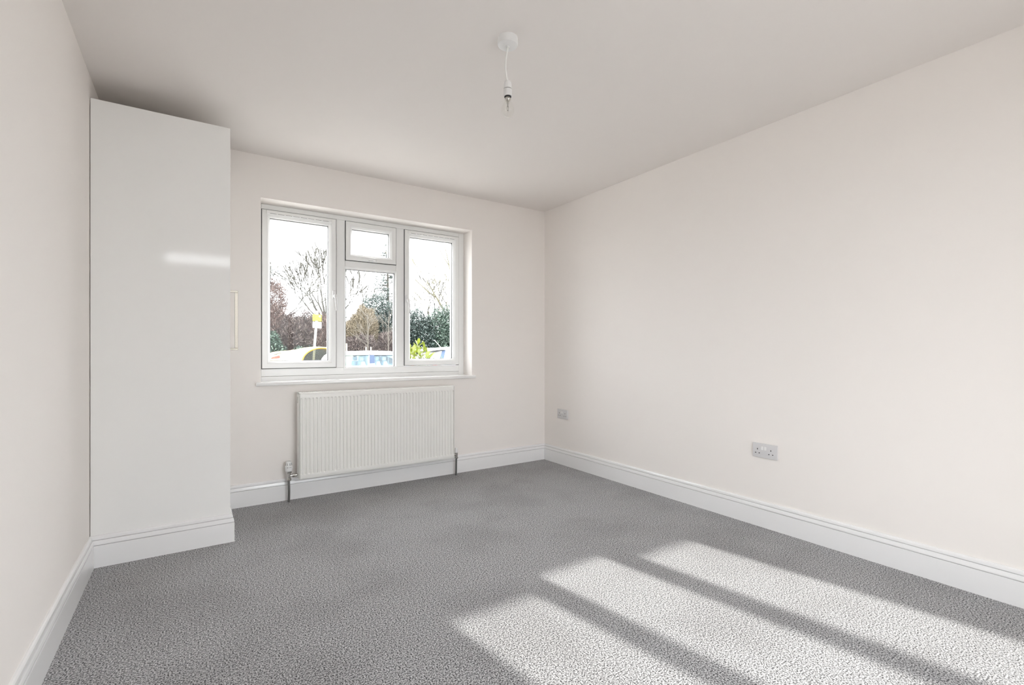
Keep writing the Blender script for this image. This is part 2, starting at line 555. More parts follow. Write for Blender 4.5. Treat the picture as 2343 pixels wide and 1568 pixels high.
# espagnolette handles: plate, hub, lever
def handle(cx_, cz_, lever, hub_side=0):
    h = thing('window_handle', (cx_, 3.850, cz_))
    h.parent = W1
    h.location = Vector((cx_, 3.850, cz_)) - Vector(ORIG['window_1'])
    if lever == 'down':
        MB().box(cx_ - 0.0125, 3.838, cz_ - 0.032, cx_ + 0.0125, 3.851, cz_ + 0.032).build('plate', 'plastic', h, bevel=0.004)
        MB().lathe([(0.013, 0), (0.013, -0.018), (0.010, -0.026), (0, -0.027)], (cx_ + 0.004, 3.840, cz_ - 0.012), 16, 'y').build('hub', 'plastic', h, smooth=True)
        MB().lathe([(0.0035, 0), (0.0035, -0.0015), (0, -0.0016)], (cx_ + 0.004, 3.8135, cz_ - 0.012), 10, 'y').build('keyhole', 'gasket', h)
        MB().tube([(cx_ + 0.004, 3.820, cz_ - 0.012), (cx_ + 0.005, 3.812, cz_ - 0.035), (cx_ + 0.008, 3.811, cz_ - 0.09), (cx_ + 0.010, 3.814, cz_ - 0.125)],
                  [0.010, 0.0085, 0.0075, 0.0055], 10).build('lever', 'plastic', h, smooth=True)
    else:
        MB().box(cx_ - 0.032, 3.838, cz_ - 0.0125, cx_ + 0.032, 3.851, cz_ + 0.0125).build('plate', 'plastic', h, bevel=0.004)
        MB().lathe([(0.013, 0), (0.013, -0.018), (0.010, -0.026), (0, -0.027)], (cx_ + 0.010, 3.840, cz_), 16, 'y').build('hub', 'plastic', h, smooth=True)
        MB().lathe([(0.0035, 0), (0.0035, -0.0015), (0, -0.0016)], (cx_ + 0.010, 3.8135, cz_), 10, 'y').build('keyhole', 'gasket', h)
        MB().tube([(cx_ + 0.010, 3.820, cz_), (cx_ - 0.015, 3.812, cz_ + 0.001), (cx_ - 0.07, 3.811, cz_ + 0.003), (cx_ - 0.105, 3.814, cz_ + 0.004)],
                  [0.010, 0.0085, 0.0075, 0.0055], 10).build('lever', 'plastic', h, smooth=True)
handle(0.9115, 1.485, 'down')
handle(1.5000, 1.487, 'down')
handle(1.2130, 1.7825, 'side')

# window board with rounded nose, horned past the opening
sb = MB()
sb.prism([(0.361, 3.676), (2.0705, 3.676), (2.0705, YB), (OX1, YB), (OX1, 3.868), (OX0, 3.868), (OX0, YB), (0.361, YB)], OZ0, 0.8365, 'z')
struct(sb.build('trim_1', 'sillwhite', None, bevel=0.007, seg=3, smooth=True), 'white rounded window board under the window', 'window sill')

# ------------------------------------------------------------------ door, plus windows added for light, in the wall behind the camera
D1 = thing('door_1', (0.12, -0.6, 0), 'white panelled door behind the camera', 'door', kind='structure')
box('door_leaf', 'skirting', D1, (-0.275, -0.62, 0.005), (0.515, -0.58, 1.995), 0.002)
for zz in (0.15, 1.05):
    for xx in (-0.18, 0.16):
        box('door_panel', 'skirting', D1, (xx, -0.582, zz), (xx + 0.26, -0.572, zz + 0.8), 0.004)
MB().tube([(0.46, -0.58, 1.0), (0.46, -0.53, 1.0), (0.36, -0.525, 1.0)], 0.009, 10).build('door_handle', 'chrome', D1, smooth=True)


def plain_window(name, h, label, mulls):
    x0, x1, z0, z1 = h
    w = thing(name, ((x0 + x1) / 2, -0.6, z0), label, 'window', kind='structure')
    fw = 0.02 if z1 - z0 < 0.3 else 0.05
    MB().ring(x0, x1, z0, z1, [(0, -0.64), (0, -0.58), (fw, -0.58), (fw, -0.64)]).build('frame', 'upvc', w)
    for mx in mulls:
        box('mullion', 'upvc', w, (mx - 0.03, -0.64, z0 + fw), (mx + 0.03, -0.58, z1 - fw))
    xs = [x0 + fw] + list(mulls) + [x1 - fw]
    for a, b2 in zip(xs[:-1], xs[1:]):
        box('pane', 'pane', w, (a, -0.612, z0 + fw), (b2, -0.608, z1 - fw))
plain_window('added_fanlight', REAR[1], 'shallow added fanlight above the door for the wardrobe reflection', [])  # assumed fanlight, added to give the bright band mirrored in the wardrobe panel
plain_window('fill_glazing', REAR[2], 'wide unseen glazing added behind the camera for fill light', [1.31])  # unseen patio-style glazing, added to let in sky fill and brighten the room

# ------------------------------------------------------------------ wardrobe
WD = thing('wardrobe', (-0.12, 3.39, 0), 'tall white gloss fitted wardrobe in the corner left of the window', 'wardrobe')
wz = 2.287
box('side_panel', 'wardrobe', WD, (XL + 0.003, WY, 0.02), (WX, WY + 0.02, wz), 0.001, seg=1)
box('side_panel', 'wardrobe', WD, (XL + 0.006, YB - 0.025, 0.02), (WX, YB - 0.005, wz), 0.001, seg=1)
box('top_panel', 'wardrobe_in', WD, (XL + 0.006, WY + 0.02, wz - 0.02), (WX - 0.024, YB - 0.025, wz))
box('back_panel', 'wardrobe_in', WD, (XL + 0.006, WY + 0.02, 0.02), (XL + 0.014, YB - 0.025, wz - 0.02))
box('base_panel', 'wardrobe_in', WD, (XL + 0.014, WY + 0.02, 0.10), (WX - 0.024, YB - 0.025, 0.12))
box('shelf', 'wardrobe_in', WD, (XL + 0.014, WY + 0.02, 1.80), (WX - 0.05, YB - 0.025, 1.82))
dr = box('door', 'wardrobe', WD, (WX - 0.0215, WY + 0.022, 0.155), (WX - 0.0015, YB - 0.027, wz - 0.003), 0.001, seg=1)
hy = 3.135
hm = MB()
hm.box(WX - 0.002, hy - 0.006, 1.3835, WX + 0.040, hy + 0.006, 1.3955)
hm.box(WX - 0.002, hy - 0.006, 1.0575, WX + 0.040, hy + 0.006, 1.0695)
hm.box(WX + 0.025, hy - 0.006, 1.0695, WX + 0.040, hy + 0.006, 1.3835)
hm.build('handle', 'steel', dr, bevel=0.001, seg=1)
o = skirting('skirting', [(XL, WY), (WX, WY), (WX, YB)], WD, side=-1)
o['label'] = 'white moulded skirting wrapped round the wardrobe foot'

# ------------------------------------------------------------------ radiator
RX0, RX1, RZ0, RZ1, RYF = 0.617, 1.816, 0.157, 0.759, 3.590
RD = thing('radiator', (1.2165, 3.64, RZ0), 'white ribbed panel radiator mounted under the window', 'radiator')
NFL, PIT, FX0 = 47, 0.02546, 0.6310
FZ0, FZ1, FW = 0.190, 0.720, 0.0062
xs = [RX0 + 0.0050, RX0 + 0.0065]
offs = (-1.0, -0.74, -0.65, -0.57, -0.48, -0.40, 0.0, 0.40, 0.48, 0.57, 0.65, 0.74, 1.0)
for k in range(NFL):
    c = FX0 + k * PIT
    xs += [c + q * 0.0105 for q in offs if RX0 + 0.009 < c + q * 0.0105 < RX1 - 0.009]
xs += [RX1 - 0.0065, RX1 - 0.0050]
zs = [RZ0, RZ0 + 0.003, FZ0 - 0.010, FZ0 - 0.006, FZ0 - 0.003, FZ0, FZ0 + 0.003, FZ0 + 0.006, FZ0 + 0.010,
      FZ1 - 0.010, FZ1 - 0.006, FZ1 - 0.003, FZ1, FZ1 + 0.003, FZ1 + 0.006, FZ1 + 0.010, RZ1 - 0.006, RZ1 - 0.003]
def depth(x, z):
    k = round((x - FX0) / PIT)
    k = min(max(k, 0), NFL - 1)
    dx = abs(x - (FX0 + k * PIT))
    dz = max(FZ0 + 0.006 - z, z - (FZ1 - 0.006), 0)
    d = math.hypot(dx, dz)
    t = min(max((d - 0.0042) / (0.0078 - 0.0042), 0), 1)
    return 0.0066 * (1 - t * t * (3 - 2 * t))
mb = MB()
nx, nz = len(xs), len(zs)
for jz, z in enumerate(zs):
    for ix, x in enumerate(xs):
        edge = jz in (0, nz - 1) or ix in (0, nx - 1)
        mb.v.append((x, RYF + (0.0025 if edge else depth(x, z)), z))
for jz in range(nz - 1):
    for i in range(nx - 1):
        mb.f.append((jz * nx + i, jz * nx + i + 1, (jz + 1) * nx + i + 1, (jz + 1) * nx + i))
# rim folded back
loop = list(range(nx)) + [q * nx + nx - 1 for q in range(1, nz)] + list(reversed(range((nz - 1) * nx, nz * nx - 1))) + [q * nx for q in reversed(range(1, nz - 1))]
nb = len(mb.v)
mb.v += [(mb.v[q][0], RYF + 0.014, mb.v[q][2]) for q in loop]
for q in range(len(loop)):
    q2 = (q + 1) % len(loop)
    mb.f.append((loop[q], loop[q2], nb + q2, nb + q))
fp = mb.build('front_panel', 'radiator', RD, smooth=True)
box('back_panel', 'radiator', RD, (RX0 + 0.01, 3.662, RZ0 + 0.004), (RX1 - 0.01, 3.676, RZ1 - 0.004), 0.003)
# side covers with a slot near the top
for x in (RX0, RX1 - 0.0025):
    mbs = wall_with_holes(3.593, 3.682, RZ0 + 0.002, RZ1 - 0.002, [(3.630, 3.660, RZ1 - 0.075, RZ1 - 0.03)], 0, 0.0025)
    mbs.v = [(x + v[1], v[0], v[2]) for v in mbs.v]
    mbs.build('side_cover', 'radiator', RD)
# top grille: rails, end caps and cross bars
g = MB()
g.box(RX0, 3.598, RZ1 - 0.006, RX1, 3.612, RZ1 + 0.002)
g.box(RX0, 3.670, RZ1 - 0.006, RX1, 3.682, RZ1 + 0.002)
g.box(RX0, 3.612, RZ1 - 0.006, RX0 + 0.02, 3.670, RZ1 + 0.002)
g.box(RX1 - 0.02, 3.612, RZ1 - 0.006, RX1, 3.670, RZ1 + 0.002)
nbar = 88
for k in range(nbar):
    a = RX0 + 0.02 + (k + 0.5) * (RX1 - RX0 - 0.04) / nbar
    g.box(a - 0.0035, 3.612, RZ1 - 0.004, a + 0.0035, 3.670, RZ1 + 0.001)
g.build('top_grille', 'radiator', RD)
for x in (0.80, 1.63):
    box('bracket', 'radiator', RD, (x - 0.02, 3.676, RZ0 + 0.05), (x + 0.02, YB - 0.001, RZ1 - 0.08))
# thermostatic valve at the left end
py = 3.645
vx = 0.5595
tv = MB().tube([(vx, py, 0.163), (vx, py, 0.208)], 0.0125, 14).build('valve_body', 'chrome', RD, smooth=True)
MB().lathe([(0.015, 0), (0.0165, 0.003), (0.0165, 0.012), (0.014, 0.016)], (vx, py, 0.148), 12).build('compression_nut', 'chrome', tv)
MB().lathe([(0.0175, 0), (0.0185, 0.002), (0.0185, 0.012), (0.016, 0.014)], (vx, py, 0.2), 16).build('collar', 'chrome', tv)
MB().tube([(vx, py, 0.180), (vx + 0.030, py, 0.182)], 0.009, 12).build('tail', 'chrome', tv, smooth=True)
MB().lathe([(0.011, 0), (0.014, 0.002), (0.014, 0.014), (0.011, 0.016)], (vx + 0.022, py, 0.182), 8, 'x').build('union_nut', 'chrome', tv)
MB().tube([(vx + 0.036, py, 0.182), (RX0 + 0.004, py, 0.182)], 0.008, 12).build('spigot', 'chrome', tv, smooth=True)
hd = MB().lathe([(0.019, 0), (0.0225, 0.002), (0.0245, 0.022), (0.0245, 0.034), (0.0225, 0.036), (0.0195, 0.037), (0.0175, 0.062), (0.0145, 0.069), (0.006, 0.072), (0, 0.0725)],
                (vx, py, 0.214), 24).build('thermostatic_head', 'plastic', RD, smooth=True)
for k in range(14):
    a = 2 * PI * k / 14
    r = 0.0186
    MB().tube([(vx + (r + 0.0012) * math.cos(a), py + (r + 0.0012) * math.sin(a), 0.255), (vx + (r - 0.0005) * math.cos(a), py + (r - 0.0005) * math.sin(a), 0.272)],
              0.0016, 6).build('grip_rib', 'pipe' if k % 2 else 'plastic', hd)
for da, ww in ((-0.35, 0.0022), (0.05, 0.0012), (0.3, 0.0012), (0.55, 0.0016)):
    a = -PI / 2 - 0.15 + da
    MB().tube([(vx + 0.0243 * math.cos(a), py + 0.0243 * math.sin(a), 0.241), (vx + 0.0243 * math.cos(a), py + 0.0243 * math.sin(a), 0.246)],
              ww, 6).build('setting_mark', 'trimblack', hd)
MB().tube([(vx, py, 0.0), (vx + 0.0015, py, 0.08), (vx, py, 0.150)], 0.0078, 12).build('supply_pipe', 'pipe', RD, smooth=True)
# lockshield valve at the right end
lx = 1.8600
lv = MB().tube([(lx, py, 0.150), (lx, py, 0.190)], 0.0120, 14).build('valve_body', 'chrome', RD, smooth=True)
MB().lathe([(0.0135, 0), (0.0155, 0.003), (0.0155, 0.011), (0.013, 0.014)], (lx, py, 0.140), 8).build('compression_nut', 'chrome', lv)
MB().tube([(lx, py, 0.172), (lx - 0.022, py, 0.172)], 0.0085, 12).build('tail', 'chrome', lv, smooth=True)
MB().lathe([(0.011, 0), (0.0135, 0.002), (0.0135, 0.012), (0.011, 0.014)], (lx - 0.030, py, 0.172), 8, 'x').build('union_nut', 'chrome', lv)
MB().tube([(lx - 0.030, py, 0.172), (RX1 - 0.004, py, 0.172)], 0.008, 12).build('spigot', 'chrome', lv, smooth=True)
MB().lathe([(0.0125, 0), (0.0130, 0.002), (0.0120, 0.036), (0.010, 0.040), (0, 0.041)], (lx, py, 0.189), 20).build('lockshield_cap', 'plastic', RD, smooth=True)
MB().tube([(lx - 0.003, py, 0.0), (lx - 0.0015, py, 0.07), (lx, py, 0.143)], 0.0078, 12).build('supply_pipe', 'pipe', RD, smooth=True)

# ------------------------------------------------------------------ wall sockets
def socket(cy_, cz_, label):
    s = thing('wall_socket', (XR, cy_, cz_), label, 'socket', 'double sockets on the right wall')
    w, h_ = 0.147, 0.086
    MB().box(XR - 0.010, cy_ - w / 2, cz_ - h_ / 2, XR, cy_ + w / 2, cz_ + h_ / 2).build('plate', 'socket', s, bevel=0.0025, seg=2, smooth=True)
    fx = XR - 0.010
    def at(u, v):
        return cy_ + w / 2 - u * w, cz_ + h_ / 2 - v * h_
    for u in (0.405, 0.525):
        y, z = at(u, 0.33)
        k = MB().prism([(fx + 0.001, z + 0.0105), (fx - 0.0010, z + 0.0105), (fx - 0.0045, z - 0.0095), (fx + 0.001, z - 0.0095)], y - 0.0063, y + 0.0063, 'y')
        k.v = [(p[0], p[1], p[2]) for p in k.v]
        k.build('rocker_switch', 'socket_switch', s, bevel=0.0006, seg=1)
    for u0 in (0.20, 0.747):
        y, z = at(u0, 0.42)
        box('pin_slot', 'dark', s, (fx - 0.0004, y - 0.0023, z - 0.0045), (fx + 0.001, y + 0.0023, z + 0.0045))
        for du in (-0.076, 0.076):
            y, z = at(u0 + du, 0.69)
            box('pin_slot', 'dark', s, (fx - 0.0004, y - 0.0036, z - 0.0024), (fx + 0.001, y + 0.0036, z + 0.0024))
    return s
socket(1.5490, 0.4560, 'white double wall socket low on the right wall, nearer one')
socket(3.4300, 0.4660, 'white double wall socket near the room corner, smaller in view')

# ------------------------------------------------------------------ pendant lamp
PX, PY = 1.1290, 1.7290
PL = thing('pendant_light', (PX, PY, HT), 'bare clear bulb hanging on a short white flex from ceiling rose', 'pendant light')
MB().lathe([(0.0435, 0.0), (0.0435, -0.026), (0.0415, -0.031), (0.036, -0.033), (0.008, -0.034), (0, -0.034)], (PX, PY, HT), 48).build('ceiling_rose', 'plastic', PL, smooth=True)
MB().lathe([(0.0075, 0.002), (0.0075, -0.004), (0.0055, -0.006), (0, -0.006)], (PX, PY, HT - 0.034), 16).build('cord_grip', 'plastic', PL, smooth=True)
lxo, lyo = PX + 0.000, PY - 0.001
cp = []
for k in range(15):
    t = k / 14
    bow = 0.0085 * math.sin(PI * min(t * 1.12, 1.0)) * (1 if t < 0.9 else 1)
    cp.append((PX - 0.0083 * math.sin(PI * t ** 1.15), PY + 0.0045 * math.sin(PI * t ** 1.15), HT - 0.036 - t * 0.150))
MB().tube(cp, 0.0033, 10).build('flex', 'flex', PL, smooth=True)
lt = HT - 0.184
lh = MB().lathe([(0.0045, 0.004), (0.0075, 0.0), (0.0135, -0.003), (0.0160, -0.012), (0.0170, -0.032), (0.0170, -0.034)], (PX, PY, lt), 28).build('lampholder', 'plastic', PL, smooth=True)
MB().lathe([(0.0172, -0.0335), (0.0160, -0.034), (0.0160, -0.036), (0.0172, -0.0365)], (PX, PY, lt), 28).build('groove', 'dark', lh)
MB().lathe([(0.0172, -0.036), (0.0178, -0.038), (0.0178, -0.060), (0.0182, -0.062), (0.0182, -0.066), (0.0155, -0.0665)], (PX, PY, lt), 28).build('shade_ring', 'plastic', lh, smooth=True)
MB().lathe([(0.0150, -0.064), (0.0150, -0.070), (0.0142, -0.071)], (PX, PY, lt), 24).build('inner_ring', 'trimblack', lh)
bl = MB().lathe([(0.0125, -0.066), (0.0125, -0.078), (0.0135, -0.080), (0.0120, -0.083)], (PX, PY, lt), 24).build('bulb', 'chrome', PL, smooth=True)
bprof = [(0.0115, -0.082), (0.0130, -0.088), (0.0190, -0.096), (0.0245, -0.106), (0.0275, -0.117), (0.0280, -0.124), (0.0265, -0.134), (0.0220, -0.144), (0.0140, -0.151), (0.0060, -0.154), (0.0, -0.1545)]
MB().lathe(bprof, (PX, PY, lt), 32).build('glass_envelope', 'bulbglass', bl, smooth=True)
MB().lathe([(0.0055, -0.083), (0.0050, -0.095), (0.0030, -0.104), (0.0036, -0.108), (0.0, -0.112)], (PX, PY, lt), 12).build('glass_stem', 'chrome', bl, smooth=True)
MB().lathe([(0.0042, -0.108), (0.0048, -0.112), (0.0046, -0.132), (0.0, -0.136)], (PX, PY, lt), 12).build('halogen_capsule', 'bulbglass', bl, smooth=True)
fm = MB()
fm.tube([(PX - 0.003, PY, lt - 0.100), (PX - 0.0036, PY, lt - 0.118), (PX - 0.002, PY, lt - 0.128)], 0.0006, 6)
fm.tube([(PX + 0.003, PY, lt - 0.100), (PX + 0.0036, PY, lt - 0.118), (PX + 0.002, PY, lt - 0.128)], 0.0006, 6)
fm.tube([(PX - 0.002, PY, lt - 0.128), (PX, PY + 0.001, lt - 0.124), (PX + 0.002, PY, lt - 0.128)], 0.0009, 6)
fm.build('filament', 'pipe', bl)

# ================================================================== outdoors
# ground, road
struct(box('ground', 'ground', None, (-60, -40, GZ - 0.2), (90, 120, GZ)), 'pale paving and verge outside the house', 'ground')
struct(box('road', 'road', None, (-60, 14.5, GZ), (90, 22.0, GZ + 0.01)), 'asphalt road in front of the house', 'road')


def smooth_curve(pts, n=5):
    """Catmull-Rom through 2-d points"""
    out = []
    P = [Vector(p) for p in pts]
    for i in range(len(P) - 1):
        p0, p1, p2, p3 = P[max(i - 1, 0)], P[i], P[i + 1], P[min(i + 2, len(P) - 1)]
        for k in range(n):
            t = k / n
            q = 0.5 * ((2 * p1) + (p2 - p0) * t + (2 * p0 - 5 * p1 + 4 * p2 - p3) * t * t + (3 * p1 - p0 - 3 * p2 + p3) * t ** 3)
            out.append((q.x, q.y))
    out.append(tuple(P[-1]))
    return out


def interp(curve, x):
    for (x0, z0), (x1, z1) in zip(curve[:-1], curve[1:]):
        if x0 <= x <= x1:
            return z0 + (z1 - z0) * (x - x0) / max(x1 - x0, 1e-6)
    return curve[0][1] if x < curve[0][0] else curve[-1][1]


def car(name, yc, top, belt, zroof, W, paint, windows, wheels, label, glass='carglass', front=1):
    """top: silhouette (x,z) from left end to right end; windows: polygons in (x,z) cut right through"""
    t = thing(name, ((top[0][0] + top[-1][0]) / 2, yc, GZ), label, 'car')
    cur = smooth_curve(top, 4)
    x0, x1 = cur[0][0], cur[-1][0]
    zb = GZ + 0.20
    mb = MB()
    NS, K = 44, 13
    for s in range(NS + 1):
        u = s / NS
        u = u - math.sin(2 * PI * u) / (2 * PI) * 0.35
        x = x0 + (x1 - x0) * u
        zt = interp(cur, x)
        e = min(x - x0, x1 - x) / 0.5
        wend = W / 2 * (1 - 0.16 * (1 - min(e, 1)) ** 2)
        def hw(z):
            if z <= belt:
                f = (z - zb) / (belt - zb)
                return wend * (0.94 + 0.06 * math.sin(PI * min(max(f, 0), 1)))
            return wend * 0.94 * (1 - 0.20 * (z - belt) / max(zroof - belt, 0.05))
        half = []
        for k in range(K - 4):
            z = zb + (zt - 0.05 - zb) * k / (K - 5)
            half.append((hw(z), z))
        wt = hw(zt)
        half += [(wt - 0.012, zt - 0.025), (wt - 0.04, zt - 0.008), (wt - 0.10, zt), (wt * 0.4, zt + 0.015)]
        sec = [(-a, z) for a, z in half] + [(a, z) for a, z in reversed(half)]
        for a, z in sec:
            mb.v.append((x, yc + a, z))
    n = 2 * K
    for s in range(NS):
        for k in range(n):
            j = (k + 1) % n
            mb.f.append((s * n + k, s * n + j, (s + 1) * n + j, (s + 1) * n + k))
    mb.f.append(tuple(range(n)))
    mb.f.append(tuple(NS * n + k for k in reversed(range(n))))
    body = mb.build('body', paint, t)
    cut = MB()
    for poly in windows:
        cut.prism(poly, yc - W, yc + W, 'y')
    for wx, wr in wheels:
        cut.lathe([(wr + 0.05, -W), (wr + 0.05, W)], (wx, yc, GZ + wr), 24, 'y')
    cobj = cut.build('cut', paint)
    cobj.location = (0, 0, 0)
    md = body.modifiers.new('cut', 'BOOLEAN')
    md.operation = 'DIFFERENCE'
    md.object = cobj
    md.solver = 'EXACT'
    dg = bpy.context.evaluated_depsgraph_get()
    dg.update()
    nm = bpy.data.meshes.new_from_object(body.evaluated_get(dg))
    body.modifiers.clear()
    body.data = nm
    nm.shade_smooth()
    nm.set_sharp_from_angle(angle=math.radians(35))
    bpy.data.objects.remove(cobj)

    def yat(z, sgn):
        f = max(0, (z - belt) / max(zroof - belt, 0.05))
        return yc + sgn * W / 2 * 0.94 * (1 - 0.20 * f) - sgn * 0.012
    for poly in windows:
        for sgn in (-1, 1):
            g = MB()
            k = len(poly)
            for d in (0, 0.006):
                g.v += [(x, yat(z, sgn) - sgn * d, z) for x, z in poly]
            g.f.append(tuple(range(k)))
            g.f.append(tuple(k + i for i in reversed(range(k))))
            for i in range(k):
                j = (i + 1) % k
                g.f.append((i, k + i, k + j, j))
            g.build('side_window', glass, t)
    for wx, wr in wheels:
        for sgn in (-1, 1):
            yy = yc + sgn * (W / 2 - 0.12)
            ty = MB().lathe([(wr * 0.62, -0.10), (wr * 0.95, -0.10), (wr, -0.07), (wr, 0.07), (wr * 0.95, 0.10), (wr * 0.62, 0.10)], (wx, yy, GZ + wr), 28, 'y').build('tyre', 'tyre', t, smooth=True)
            MB().lathe([(wr * 0.62, -0.08), (wr * 0.60, 0.0), (wr * 0.2, 0.03), (0, 0.03)] if sgn > 0 else [(wr * 0.62, 0.08), (wr * 0.60, 0.0), (wr * 0.2, -0.03), (0, -0.03)],
                       (wx, yy + sgn * 0.03, GZ + wr), 20, 'y').build('rim', 'rim', ty)
    return t, yat


# pale yellow hatchback: rear at the left, high tail lamp, arched window
top = [(2.22, 0.30), (2.26, 0.74), (2.45, 0.925), (2.75, 0.985), (3.10, 1.015), (3.38, 1.06), (3.65, 1.125), (4.05, 1.155), (4.55, 1.11), (5.05, 0.95), (5.45, 0.66), (5.95, 0.52), (6.25, 0.30)]
ell = [(4.10 + 0.70 * math.cos(a), 0.60 + 0.495 * math.sin(a)) for a in [PI * k / 22 for k in range(23)]]
YC, yat = car('hatchback_car', 19.82, top, 0.55, 1.15, 1.70, 'yellow_paint', [ell], [(2.95, 0.30), (5.35, 0.30)], 'pale yellow hatchback parked outside with an arched side window', glass='darkglass')
for sgn in (-1, 1):
    tr = MB()
    pts = [(4.10 + 0.722 * math.cos(a), 0.58 + 0.535 * math.sin(a)) for a in [PI * k / 30 for k in range(31)]]
    tr.tube([(x, yat(z, sgn) + sgn * 0.012, z) for x, z in pts], 0.028, 8)
    tr.build('window_surround', 'yellow_trim', YC, smooth=True)
    ya = yat(0.80, sgn)
    MB().prism([(2.33, 0.735), (2.36, 0.775), (2.62, 0.855), (2.655, 0.74)], ya - 0.02, ya + 0.03, 'y').build('tail_lamp', 'redlens', YC)
    MB().prism([(6.02, 0.28), (5.85, 0.42), (6.0, 0.46), (6.18, 0.33)], yat(0.4, sgn) - 0.05, yat(0.4, sgn) + 0.03, 'y').build('head_lamp', 'lens', YC)
    MB().tube([(2.42, yat(0.9, sgn) + sgn * 0.012, 0.865), (2.62, yat(0.93, sgn) + sgn * 0.012, 0.93), (2.95, yat(0.95, sgn) + sgn * 0.012, 0.955)], [0.012, 0.012, 0.004], 6).build('tailgate_seam', 'trimblack', YC)
box('rear_bumper', 'yellow_paint', YC, (2.17, 19.12, -0.12), (2.35, 20.52, 0.16), 0.04)
box('front_bumper', 'yellow_paint', YC, (6.12, 19.12, -0.18), (6.30, 20.52, 0.12), 0.04)

# white estate car side on behind the laurel
top = [(3.72, 0.20), (3.76, 0.55), (3.92, 0.86), (4.25, 0.965), (5.00, 1.000), (5.70, 1.000), (6.25, 0.955), (6.75, 0.75), (7.15, 0.50), (7.75, 0.38), (8.02, 0.05)]
w1 = [(4.05, 0.52), (4.10, 0.80), (4.22, 0.842), (5.100, 0.862), (5.100, 0.50)]
w2 = [(5.285, 0.50), (5.285, 0.864), (6.15, 0.848), (6.60, 0.66), (6.80, 0.50)]
EC, yat = car('estate_car', 17.36, top, 0.48, 1.0, 1.78, 'white_paint', [w1, w2], [(4.55, 0.31), (7.15, 0.31)], 'white estate car side on with pale blue windows and headrests')
for sgn in (-1, 1):
    MB().prism([(5.100, 0.48), (5.115, 0.862), (5.262, 0.864), (5.290, 0.48)], yat(0.6, sgn) - 0.02, yat(0.6, sgn) + 0.02, 'y').build('door_pillar', 'bpillar', EC)
    MB().tube([(4.10, yat(0.86, sgn) + sgn * 0.015, 0.845), (5.15, yat(0.86, sgn) + sgn * 0.015, 0.870), (6.18, yat(0.86, sgn) + sgn * 0.015, 0.856)], 0.012, 6).build('window_trim', 'trimblack', EC)
    MB().prism([(3.72, 0.30), (3.78, 0.55), (3.90, 0.55), (3.92, 0.30)], yat(0.4, sgn) - 0.05, yat(0.4, sgn) + 0.03, 'y').build('tail_lamp', 'redlens', EC)
    MB().prism([(7.75, 0.12), (7.60, 0.28), (7.85, 0.30), (7.98, 0.15)], yat(0.3, sgn) - 0.05, yat(0.3, sgn) + 0.03, 'y').build('head_lamp', 'lens', EC)
    for hx, hw_ in ((4.93, 0.115), (5.46, 0.10), (5.72, 0.13)):
        ys = 17.36 + sgn * 0.38
        hr = MB().box(hx - hw_ / 2, ys - 0.13, 0.66, hx + hw_ / 2, ys + 0.13, 0.80).build('headrest', 'seat', EC, bevel=0.03, seg=3, smooth=True)
        MB().prism([(hx - 0.08, 0.45), (hx - 0.05, 0.65), (hx + 0.06, 0.65), (hx + 0.14, 0.45)], ys - 0.24, ys + 0.24, 'y').build('seat_back', 'seat', EC, bevel=0.02)
MB().prism([(4.02, 0.53), (4.06, 0.80), (4.14, 0.80), (4.36, 0.79), (4.30, 0.66), (4.22, 0.53)], 16.96, 17.76, 'y').build('rear_seat_back', 'seat', EC, bevel=0.01)
box('front_bumper', 'trimblack', EC, (7.95, 16.6, -0.2), (8.06, 18.1, 0.0), 0.03)
box('rear_bumper', 'white_paint', EC, (3.66, 16.6, -0.2), (3.80, 18.1, 0.05), 0.03)

# white car nearer on the right: roof spoiler and narrow rear quarter window
top = [(5.86, 0.25), (5.92, 0.72), (6.06, 0.98), (6.30, 1.075), (6.80, 1.13), (7.60, 1.13), (8.20, 1.05), (8.75, 0.76), (9.30, 0.55), (9.80, 0.30)]
w1 = [(6.045, 0.62), (6.10, 0.72), (6.245, 1.03), (6.36, 1.04), (6.27, 0.80), (6.20, 0.62)]
w2 = [(7.0, 0.62), (7.02, 1.03), (7.7, 1.03), (8.1, 0.93), (8.55, 0.62)]
HC, yat = car('hatchback_car', 13.84, top, 0.60, 1.13, 1.72, 'white_paint', [w1, w2], [(6.55, 0.31), (9.0, 0.31)],
              'white hatchback with rear spoiler half hidden behind the laurel shrub', glass='bluescreen')
MB().prism([(5.80, 1.015), (5.82, 1.04), (6.40, 1.115), (6.40, 1.075)], 13.06, 14.62, 'y').build('roof_spoiler', 'white_paint', HC, bevel=0.008)
MB().prism([(5.93, 1.012), (6.28, 1.052), (6.28, 1.038), (5.96, 0.990)], 13.05, 14.63, 'y').build('spoiler_underside', 'trimblack', HC)
for sgn in (-1, 1):
    MB().prism([(5.86, 0.45), (5.90, 0.68), (6.0, 0.68), (6.0, 0.45)], yat(0.5, sgn) - 0.05, yat(0.5, sgn) + 0.03, 'y').build('tail_lamp', 'redlens', HC)
box('rear_bumper', 'white_paint', HC, (5.80, 13.09, -0.2), (5.98, 14.59, 0.1), 0.04)
# whip aerial on its roof
MB().tube([(6.33, 13.35, 1.07), (6.22, 13.35, 1.20), (6.09, 13.35, 1.335), (6.05, 13.35, 1.345)], [0.010, 0.008, 0.007, 0.005], 6).build('aerial', 'post_paint', HC, smooth=True)

